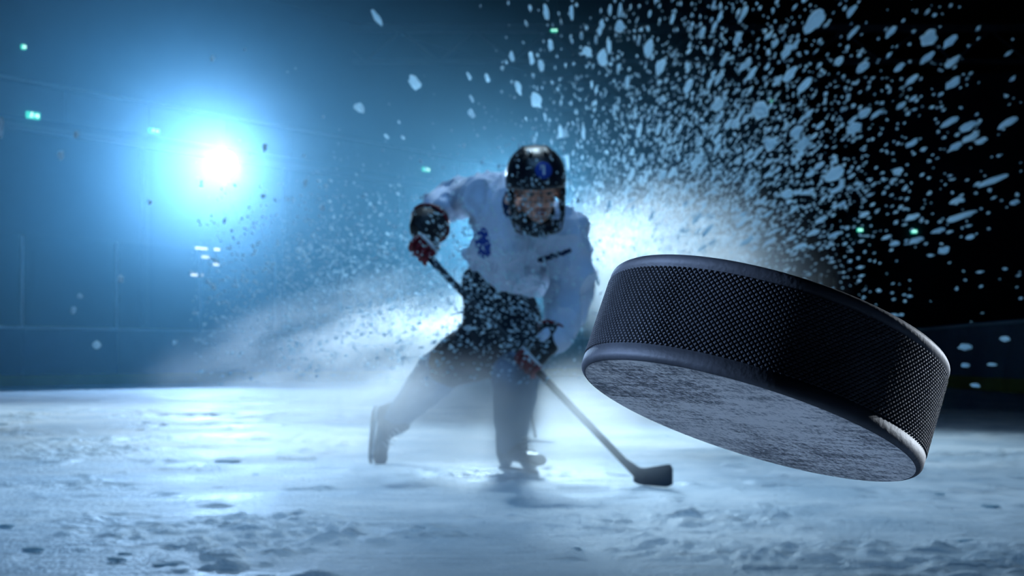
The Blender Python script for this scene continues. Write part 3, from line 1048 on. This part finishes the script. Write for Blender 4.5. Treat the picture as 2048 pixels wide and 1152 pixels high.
# ------------------------------------------------------------------ stick
SB, SH = P(838, 494, 6.43), P(1276, 952, 5.97)
sdir = (SH - SB).normalized()
def glove(hand, wrist, elbow, flip, cr):
    g = empty('glove', hand)
    g.parent = person
    g.matrix_parent_inverse = Matrix.Translation(person.location).inverted()
    s = sdir
    w = (wrist - hand)
    w2 = w.normalized()
    w = (w - s * w.dot(s)).normalized()
    n = s.cross(w).normalized()
    if n.y > 0:
        n = -n                                     # n points to the camera: back of the hand side
    n = n * flip
    c = hand
    def G(a, b, d):
        return c + s * a + w * b + n * d
    Rg = Matrix((s, w, n)).transposed()
    # back of the hand and palm block behind the shaft
    obj('palm', blob_mesh('palm', [[(G(0, 0.045, 0.028), (0.056, 0.03, 0.022), Rg), (c + w2 * 0.10 + n * 0.012, (0.045, 0.03, 0.028), Rg)],
                                   [(G(0, 0.034, -0.008), (0.050, 0.018, 0.024), Rg), (c + w2 * 0.09, (0.042, 0.03, 0.026), Rg)]], 0.007, 3), M['glove_black'], g)
    for k in range(4):
        a = -0.047 + k * 0.031
        obj('back_roll', hull_mesh('back_roll', [(G(a, 0.030, 0.050), (0.0145, 0.012, 0.013), Rg), (c + s * a * 0.9 + w2 * 0.088 + n * 0.045, (0.0145, 0.014, 0.012), Rg)]), M['glove_black'], g)
    obj('trim', tube_mesh('trim', [G(-0.062, 0.022, 0.050), G(-0.03, 0.018, 0.061), G(0.03, 0.018, 0.061), G(0.062, 0.022, 0.050)], 0.007, 8), M['glove_white'], g)
    # four fingers curled round the shaft
    for k in range(4):
        a = -0.047 + k * 0.031
        ln = (0.96, 1.05, 1.0, 0.86)[k if flip > 0 else 3 - k]
        rr = 0.0155 * (0.95, 1.0, 1.0, 0.88)[k]
        pts = []
        for ang in (62, 100, 140, 180, 215, 240):
            A = math.radians(62 + (ang - 62) * ln)
            R_ = 0.040 if ang < 150 else 0.036
            pts.append(G(a + 0.002 * k, math.cos(A) * R_ * 0.95, math.sin(A) * R_ + 0.004))
        bm = bmesh.new()
        for q in range(len(pts) - 1):
            add_hull(bm, [(pts[q], rr * (1.08 - 0.05 * q)), (pts[q + 1], rr * (1.03 - 0.05 * q))], 2)
        obj('finger', finish(bm, 'finger'), M['glove_red'], g)
    # thumb from the side of the palm, closing over the fingers
    tp = [G(-0.055, 0.075, 0.005), G(-0.072, 0.040, -0.018), G(-0.062, 0.002, -0.038), G(-0.040, -0.022, -0.034)]
    bm = bmesh.new()
    for q in range(3):
        add_hull(bm, [(tp[q], 0.022 - 0.0025 * q), (tp[q + 1], 0.0195 - 0.0025 * q)], 2)
    obj('thumb', finish(bm, 'thumb'), M['glove_black'], g)
    # flared cuff over the wrist
    wc = c + w2 * 0.11 + n * 0.012
    fd = (elbow - wrist).normalized()
    cu = obj('cuff', blob_mesh('cuff', [[(wc, (0.055, 0.04, 0.045), Rg), (wc + fd * 0.045, cr * 0.88), (wc + fd * 0.075, cr)]], 0.009, 3), M['glove_black'], g)
    ringp = []
    e1_ = fd.cross(Vector((0, 0, 1))).normalized()
    e2_ = fd.cross(e1_)
    for k in range(24):
        A = 2 * math.pi * k / 24
        ringp.append(wc + fd * 0.08 + (e1_ * math.cos(A) + e2_ * math.sin(A)) * cr)
    obj('cuff_piping', tube_mesh('cuff_piping', ringp, 0.006, 6, True), M['glove_red'], cu)
    return g
def on_stick(px):
    """point of the shaft seen in column px"""
    q = (px - 1024) / FPX
    t = (SB.x - q * SB.y) / (q * sdir.y - sdir.x)
    return SB + sdir * t
glove(on_stick(846), RWR, REL, 1, 0.098)
glove(on_stick(1060), LWR, LEL, 1, 0.070)

stick = empty('hockey_stick', Vector((SH.x, SH.y, 0)))
tag(stick, 'dark ice hockey stick gripped by the skater, blade on the ice', 'hockey stick')
e1_ = sdir.cross(Vector((0, 1, 0))).normalized()
e2_ = sdir.cross(e1_).normalized()
shaft = obj('shaft', obox_mesh('shaft', (SB - sdir * 0.03 + SH) / 2, sdir * ((SH - SB).length / 2 + 0.015), e1_ * 0.0155, e2_ * 0.0115, 0.004), M['shaft'], stick)
obj('butt_tape', obox_mesh('butt_tape', SB + sdir * 0.05, sdir * 0.09, e1_ * 0.0175, e2_ * 0.0135, 0.004), M['tape'], stick)
# blade: curved paddle from the heel, along the ice to the toe
toe = P(1352, 950, 5.86)
bd = Vector((toe.x - SH.x, toe.y - SH.y, 0)).normalized()
bn_ = Vector((-bd.y, bd.x, 0))
NB = 14
vsB, fsB = [], []
for i in range(NB + 1):
    t = i / NB
    x = -0.02 + 0.205 * t
    cur = 0.030 * t * t
    bot = 0.003 + 0.012 * (1 - min(1, t / 0.25)) ** 2 + 0.014 * max(0, (t - 0.8) / 0.2) ** 2
    top = 0.066 + 0.038 * t + 0.014 * max(0, 0.25 - t) / 0.25 - 0.020 * max(0, (t - 0.9) / 0.1) ** 2
    base = Vector((SH.x, SH.y, 0)) + bd * x + bn_ * (-cur)
    th = 0.006
    for (dn, z) in ((-th, bot), (th, bot), (th * 0.7, top), (-th * 0.7, top)):
        vsB.append(base + bn_ * dn + Vector((0, 0, z)))
for i in range(NB):
    for k in range(4):
        k2 = (k + 1) % 4
        fsB.append((i * 4 + k, i * 4 + k2, (i + 1) * 4 + k2, (i + 1) * 4 + k))
fsB += [(3, 2, 1, 0), (NB * 4, NB * 4 + 1, NB * 4 + 2, NB * 4 + 3)]
obj('blade', mesh_from('blade', vsB, fsB), M['tape'], stick)
obj('hosel', hull_mesh('hosel', [(SH - sdir * 0.10, 0.013), (SH + sdir * 0.0 + Vector((0, 0, 0.004)), 0.014), (SH + bd * 0.035 + Vector((0, 0, 0.006)), (0.012, 0.010, 0.016))]), M['tape'], stick)

# ------------------------------------------------------------------ skates
SK = 1.15
def skate(ankle, fwd, up, lean=None):
    g = empty('skate', ankle)
    g.parent = person
    g.matrix_parent_inverse = Matrix.Translation(person.location).inverted()
    f_ = fwd.normalized()
    u = (up - f_ * up.dot(f_)).normalized()
    x = f_.cross(u)
    R_ = Matrix((x, f_, u)).transposed()
    def K(a, b, c_):
        return ankle + (x * a + f_ * b + u * c_) * SK
    bh = [
        [(K(0, -0.02, 0.03), (0.062, 0.070, 0.035), R_, SK), (K(0, -0.055, -0.055), (0.040, 0.035, 0.035), R_, SK), (K(0, 0.03, -0.05), (0.044, 0.05, 0.032), R_, SK)],
        [(K(0, -0.055, -0.06), (0.038, 0.033, 0.022), R_, SK), (K(0, 0.06, -0.058), (0.046, 0.045, 0.026), R_, SK), (K(0, 0.145, -0.066), (0.042, 0.04, 0.022), R_, SK), (K(0, 0.175, -0.070), (0.034, 0.025, 0.018), R_, SK)],
        [(K(0, 0.045, 0.035), (0.034, 0.018, 0.05), R_, SK), (K(0, 0.06, -0.03), (0.034, 0.02, 0.02), R_, SK)],
    ]
    obj('boot', blob_mesh('boot', bh, 0.008, 3), M['boot'], g)
    obj('toe_cap', hull_mesh('toe_cap', [(K(0, 0.165, -0.066), (0.043, 0.040, 0.025), R_, SK), (K(0, 0.185, -0.072), (0.034, 0.026, 0.018), R_, SK)]), M['shaft'], g)
    for k in range(5):
        b, z = 0.062 + 0.014 * k, 0.028 - 0.016 * k
        obj('lace', tube_mesh('lace', [K(-0.030, b, z), K(0, b + 0.016, z + 0.008), K(0.030, b, z)], 0.0035, 5), M['lace'], g)
    bm = bmesh.new()
    add_hull(bm, [(K(0, -0.075, -0.082), (0.022, 0.018, 0.006), R_, SK), (K(0, -0.03, -0.082), (0.022, 0.018, 0.006), R_, SK), (K(0, -0.05, -0.110), (0.008, 0.03, 0.008), R_, SK)])
    add_hull(bm, [(K(0, 0.09, -0.086), (0.024, 0.02, 0.006), R_, SK), (K(0, 0.155, -0.086), (0.022, 0.018, 0.006), R_, SK), (K(0, 0.12, -0.112), (0.008, 0.03, 0.008), R_, SK)])
    add_hull(bm, [(K(0, -0.09, -0.112), (0.007, 0.012, 0.007), R_, SK), (K(0, 0.17, -0.112), (0.007, 0.012, 0.007), R_, SK)])
    obj('blade_holder', finish(bm, 'blade_holder'), M['holder'], g)
    vv, ff = [], []
    nb = 16
    for i in range(nb + 1):
        t = i / nb
        b = -0.105 + 0.30 * t
        lift = 0.016 * (abs(2 * t - 1) ** 6)
        for (dx, z) in ((-0.0018, -0.135 + lift), (0.0018, -0.135 + lift), (0.0018, -0.112), (-0.0018, -0.112)):
            vv.append(K(dx, b, z))
    for i in range(nb):
        for k in range(4):
            k2 = (k + 1) % 4
            ff.append((i * 4 + k, i * 4 + k2, (i + 1) * 4 + k2, (i + 1) * 4 + k))
    ff += [(3, 2, 1, 0), (nb * 4, nb * 4 + 1, nb * 4 + 2, nb * 4 + 3)]
    obj('blade', mesh_from('blade', vv, ff), M['steel'], g)
    return g
# front foot flat on the ice, pointing at the camera and a little to the right
lf = Vector((LAN.x + 0.01, LAN.y, 0.156))
skate(lf, Vector((0.55, -0.83, 0.0)), Vector((0.04, 0, 1)))
# rear foot pushing off on its toe, heel lifted
skate(RAN + Vector((-0.01, 0.0, -0.01)), Vector((-0.02, -0.45, -0.80)), Vector((0.90, -0.40, 0.35)))

# ------------------------------------------------------------------ flying snow
SRC = Vector((1170.0, 690.0))                      # the scrape everything is flung from, in picture columns and rows
def rock_mesh(name, seed, sub=2, el=(1, 1, 1)):
    r = random.Random(seed)
    pts, fcs = ico_pts(sub)
    off = Vector((r.uniform(-9, 9), r.uniform(-9, 9), r.uniform(-9, 9)))
    vv = []
    for v in pts:
        k = 1 + 0.55 * noise.noise(v * 1.7 + off)
        vv.append((v.x * k * el[0], v.y * k * el[1], v.z * k * el[2]))
    return mesh_from(name, vv, fcs, True)
FL = [rock_mesh('snow_flake', 100 + k, 2, (0.62, 0.62, 1.0)) for k in range(8)]
for m_ in FL:
    m_.materials.append(M['flake'])
big = [(754, 36, 13, 38), (828, 165, 22, 34), (718, 216, 20, 26), (1092, 25, 13, 34), (1143, 25, 10, 28), (1024, 114, 11, 24), (1063, 117, 12, 28), (1082, 131, 13, 26), (938, 153, 7, 20),
       (974, 156, 9, 20), (1036, 175, 13, 30), (1071, 200, 24, 32), (943, 197, 8, 16), (943, 228, 13, 22), (1101, 91, 12, 24), (773, 273, 7, 14), (806, 275, 7, 11), (1240, 53, 24, 26), (1174, 103, 22, 22), (1206, 116, 22, 38),
       (1629, 41, 28, 56), (1857, 77, 32, 40), (1900, 83, 16, 36), (1783, 63, 12, 34), (1706, 65, 10, 34), (1679, 122, 16, 22), (1726, 135, 18, 32), (1580, 149, 18, 42), (1611, 169, 16, 40), (1550, 88, 11, 24), (1573, 104, 16, 34),
       (1476, 77, 14, 34), (1404, 65, 14, 24), (1496, 126, 14, 28), (1322, 133, 20, 36), (1298, 97, 20, 42), (1377, 171, 18, 34), (1435, 210, 26, 34), (1521, 221, 40, 34), (1593, 264, 22, 32), (1541, 289, 30, 28), (1607, 289, 22, 38),
       (1708, 257, 24, 34), (1729, 226, 18, 34), (1670, 348, 28, 42), (1905, 167, 18, 42), (1823, 160, 12, 36), (1799, 135, 12, 28), (1855, 115, 14, 40), (1905, 124, 14, 38), (1900, 244, 14, 42), (1936, 253, 18, 40), (2018, 244, 14, 40),
       (1823, 287, 12, 32), (1911, 293, 14, 30), (1963, 282, 12, 30), (1986, 361, 14, 66), (1923, 433, 13, 66), (1914, 402, 12, 34), (1796, 343, 16, 24), (1941, 474, 10, 18), (1887, 501, 16, 26), (1832, 481, 12, 30), (1575, 388, 22, 26),
       (1399, 316, 18, 26), (1240, 20, 9, 30), (1220, 20, 8, 26), (1440, 33, 7, 30), (1488, 25, 12, 30), (1345, 38, 8, 26), (1930, 694, 14, 26), (2010, 678, 12, 26), (1984, 729, 7, 20), (1931, 731, 9, 18), (1951, 771, 9, 20),
       (193, 690, 18, 18), (147, 620, 13, 14), (241, 558, 14, 16), (428, 574, 11, 13), (598, 500, 13, 15), (450, 441, 8, 15), (160, 592, 12, 10), (350, 685, 12, 12), (615, 521, 7, 7), (122, 310, 14, 18), (152, 270, 12, 16), (530, 295, 13, 17), (527, 392, 10, 11),
       (611, 365, 10, 14), (425, 117, 9, 14), (490, 99, 4, 5), (575, 144, 3, 4), (591, 137, 3, 4), (300, 405, 10, 10), (0, 255, 16, 40), (645, 416, 12, 12), (732, 389, 6, 8), (668, 435, 7, 8), (716, 479, 5, 6), (735, 467, 8, 6), (774, 506, 8, 8)]
CLEAR = [(1150, 495, 1905, 970)]                   # keep the puck's own neighbourhood free near the lens
def flake(px, py, w, l, Y, mesh):
    o = bpy.data.objects.new('snow_flake', mesh)
    col.objects.link(o)
    c = P(px, py, Y)
    o.location = c
    d = Vector((px, py)) - SRC
    if px < 700:
        d = Vector((0.15, -1))
    dirw = Vector((d.x, 0, -d.y)).normalized()
    dirw = (dirw + Vector((0, rnd.uniform(-0.3, 0.3), 0))).normalized()
    o.rotation_mode = 'QUATERNION'
    o.rotation_quaternion = dirw.to_track_quat('Z', 'Y')
    k = Y / FPX / 2
    o.scale = (w * k / 0.62, w * k / 0.62, l * k)
    return tag(o, 'small pale snow flake flying through the air of the rink', 'snow flake', 'flakes flung up by the skater')
SPECIAL = {
    (1629, 41): 'largest ragged snow chunk near the top edge, above the puck',
    (1857, 77): 'wide snow chunk in the dark top right corner',
    (1986, 361): 'long streaky snow chunk at the right edge, upper of two',
    (1923, 433): 'long streaky snow chunk near the right edge, lower of two',
    (1521, 221): 'broad snow chunk in the thick of the spray, high above the puck',
    (1071, 200): 'round snow chunk hovering right above the helmet',
    (754, 36): 'lone slanted snow flake by the top edge, left of the spray',
    (828, 165): 'lone slanted snow chunk between floodlight and helmet, upper of two',
    (718, 216): 'lone slanted snow chunk between floodlight and helmet, lower of two'}
count = 0
for (px, py, w, l) in big:
    Y = rnd.uniform(6.0, 7.8) if px > 700 else rnd.uniform(4.5, 9)
    fo = flake(px, py, w * 0.85, l * 0.9, Y, FL[count % 8])
    if (px, py) in SPECIAL:
        fo['label'] = SPECIAL[(px, py)]
    count += 1

def fan_sample():
    """one random place in the spray fan: dense low behind the puck, thinning up and to the right"""
    while True:
        th = math.radians(rnd.gauss(38, 26))
        if not (-20 < math.degrees(th) < 88):
            continue
        r = 130 + abs(rnd.gauss(0, 1)) * 270 if rnd.random() < 0.94 else rnd.uniform(200, 1000)
        px, py = SRC.x + 30 + r * math.sin(th), SRC.y - r * math.cos(th) * 0.98 - 20
        if px > 2070 or py < -20 or py > 800:
            continue
        if py > 500 and px < 1905 and px > 1190 and rnd.random() < (0.45 if py < 700 else 0.97):
            continue
        return px, py, r
while count < 300:
    px, py, r = fan_sample()
    if r < 260 or (py > 500 and 1190 < px < 1905):
        continue
    w = rnd.uniform(5, 11) * (0.8 + r / 1500)
    flake(px, py, w * 0.85, w * rnd.uniform(1.6, 3.0), rnd.uniform(6.0, 8.3), FL[count % 8])
    count += 1

OCT_V = np.array([(1, 0, 0), (-1, 0, 0), (0, 1, 0), (0, -1, 0), (0, 0, 1), (0, 0, -1)], float)
OCT_F = np.array([(0, 2, 4), (2, 1, 4), (1, 3, 4), (3, 0, 4), (2, 0, 5), (1, 2, 5), (3, 1, 5), (0, 3, 5)], np.int64)
def stuff_mesh(name, items):
    """many tiny snow grains as one mesh; items: centre, half width, half length, direction"""
    n = len(items)
    C = np.array([list(i[0]) for i in items])
    Wd = np.array([i[1] for i in items])
    Ln = np.array([i[2] for i in items])
    D = np.array([list(i[3]) for i in items])
    D /= np.linalg.norm(D, axis=1)[:, None]
    A = np.cross(D, np.array([0.3, 1.0, 0.2]))
    A /= np.linalg.norm(A, axis=1)[:, None]
    B = np.cross(D, A)
    ph_ = rng.uniform(0, 6.28, n)[:, None]
    A2 = A * np.cos(ph_) + B * np.sin(ph_)
    B2 = -A * np.sin(ph_) + B * np.cos(ph_)
    jit = 1 + rng.uniform(-0.35, 0.35, (n, 6))
    V = C[:, None, :] + (OCT_V[None, :, 0:1] * A2[:, None, :] * Wd[:, None, None] + OCT_V[None, :, 1:2] * B2[:, None, :] * Wd[:, None, None] + OCT_V[None, :, 2:3] * D[:, None, :] * Ln[:, None, None]) * jit[:, :, None]
    F = (OCT_F[None] + (np.arange(n) * 6)[:, None, None]).reshape(-1, 3)
    me = bpy.data.meshes.new(name)
    me.vertices.add(n * 6)
    me.vertices.foreach_set('co', V.reshape(-1))
    me.loops.add(F.size)
    me.loops.foreach_set('vertex_index', F.ravel().astype(np.int32))
    me.polygons.add(len(F))
    me.polygons.foreach_set('loop_start', (np.arange(len(F)) * 3).astype(np.int32))
    me.polygons.foreach_set('loop_total', np.full(len(F), 3, np.int32))
    me.update()
    me.validate()
    me.polygons.foreach_set('use_smooth', [True] * len(me.polygons))
    return me
def dir_of(px, py):
    d = Vector((px, py)) - SRC
    v = Vector((d.x, 0, -d.y)).normalized()
    return v + Vector((rnd.uniform(-.25, .25), rnd.uniform(-.3, .3), rnd.uniform(-.25, .25)))
items = []
for k in range(8600):
    px, py, r = fan_sample()
    Y = rnd.uniform(6.6, 8.6)
    kx = Y / FPX / 2
    w = rnd.choice((2.0, 2.6, 3.2, 4.0, 5.2)) * (0.75 + r / 1300) * rnd.uniform(0.8, 1.2)
    items.append((P(px, py, Y), w * kx, w * kx * rnd.uniform(1.2, 2.6), dir_of(px, py)))
tag(obj('snow_spray', stuff_mesh('snow_spray', items), M['flake']), 'dense fan of fine white snow grains bursting up behind the puck', 'snow spray', kind='stuff')
items = []
while len(items) < 6500:
    q = rnd.random()
    if q < 0.68:                                   # drifting left plume
        px, py = rnd.gauss(690, 170), rnd.gauss(590, 105)
    else:                                          # in front of and around the skater
        px, py = rnd.gauss(1030, 95), rnd.gauss(540, 130)
    if py > 770 or px < 380:
        continue
    Y = rnd.uniform(5.3, 8.2) if q < 0.68 else rnd.uniform(5.2, 6.1)
    kx = Y / FPX / 2
    w = rnd.choice((1.8, 2.4, 2.8, 3.6, 5.5)) * rnd.uniform(0.8, 1.3)
    items.append((P(px, py, Y), w * kx, w * kx * rnd.uniform(1.0, 1.9), dir_of(px, py)))
tag(obj('snow_powder', stuff_mesh('snow_powder', items), M['flake']), 'fine snow powder drifting around the skater and off to the left', 'snow powder', kind='stuff')

# loose clumps of scraped snow lying on the ice
CL = [rock_mesh('snow_clump', 300 + k, 3, (1.0, 0.8, 0.42)) for k in range(5)]
for m_ in CL:
    m_.materials.append(M['flake'])
for k, (px, py, w) in enumerate(((120, 877, 62), (455, 921, 70), (10, 1050, 60), (65, 1097, 70), (250, 1105, 40), (232, 1117, 60), (330, 1128, 60), (470, 1048, 26), (250, 1022, 26), (512, 945, 16), (292, 842, 26), (5, 845, 30), (868, 858, 12), (1334, 868, 14), (810, 903, 12), (1980, 1010, 50), (1880, 985, 30), (1150, 1095, 40), (1660, 1085, 40), (1935, 1080, 60))):
    Y = CAMH * FPX / (py + 4 - HOR)
    o = bpy.data.objects.new('snow_clump', CL[k % 5])
    col.objects.link(o)
    s = w * Y / FPX / 2 * 0.7
    o.location = ((px - 1024) / FPX * Y, Y, s * 0.10)
    o.scale = (s, s * 0.8, min(s * 0.34, 0.016))
    o.rotation_euler = (0, 0, rnd.uniform(-0.4, 0.4))
    tag(o, 'low clump of scraped snow lying on the ice', 'snow clump', 'loose snow lying on the ice')

# ------------------------------------------------------------------ haze and snow mist
def cloud(name, c, r, mat, label, tilt=0.0):
    bm = bmesh.new()
    bmesh.ops.create_icosphere(bm, subdivisions=3, radius=1.0)
    o = obj(name, finish(bm, name), mat)
    o.location = c
    o.scale = r
    o.rotation_euler = (0, tilt, 0)
    tag(o, label, 'haze', kind='stuff')
    return o
m, N, L = new_mat('hall_haze')
N.remove(N['Principled BSDF'])
v = N.new('ShaderNodeVolumeScatter')
v.inputs['Color'].default_value = (0.29, 0.72, 0.98, 1)
v.inputs['Anisotropy'].default_value = 0.45
v.inputs['Density'].default_value = 0.019
L.new(v.outputs[0], N['Material Output'].inputs['Volume'])
hp = [(-18.7, 18.0), (3.4, 18.0), (3.4, 41.0), (-1.5, 41.0)]
hv = [(x, y, z) for z in (0.03, 7.2) for x, y in hp]
hq = [(3, 2, 1, 0), (4, 5, 6, 7)] + [(k, (k + 1) % 4, 4 + (k + 1) % 4, 4 + k) for k in range(4)]
tag(obj('haze', mesh_from('haze', hv, hq), m), 'wide blue haze hanging in the hall around the floodlight', 'haze', kind='stuff')
cloud('haze', P(500, 350, 27.8), (4.6, 5.6, 4.4), fog_mat('floodlight_haze', 0.030, 0.40, 0, 0, 1, 1.0, color=(0.55, 0.82, 1.0)), 'bright ball of haze around the gallery floodlight')
cloud('haze', ASSUMED_BACK + Vector((-0.6, -0.3, 0.1)), (2.8, 2.4, 1.9), fog_mat('backlight_haze', 0.12, 0.45, 0, 0, 1, 1.2, color=(0.26, 0.68, 1.0)), 'glowing haze behind the skater')
cloud('snow_mist', P(650, 725, 7.6), (1.25, 0.8, 0.50), fog_mat('mist_a', 2.3, 0.65, 2.6, 0.38, 0.72, 0.8, (1, 1, 1.2)), 'billow of white snow mist left of the skater', -0.25)
cloud('snow_mist', P(960, 850, 5.95), (1.30, 0.75, 0.40), fog_mat('mist_b', 2.7, 0.70, 1.6, 0.22, 0.75, 1.0, (1, 1, 1), off=(4, 2, 1)), 'low snow mist swirling over the skater\'s legs and skates', 0.0)
cloud('snow_mist', P(1385, 550, 6.9), (0.85, 0.75, 0.58), fog_mat('mist_c', 2.2, 0.6, 2.2, 0.30, 0.75, 0.9, (1, 1, 1), off=(7, 3, 5)), 'bright snow mist bursting up behind the puck', 0.3)
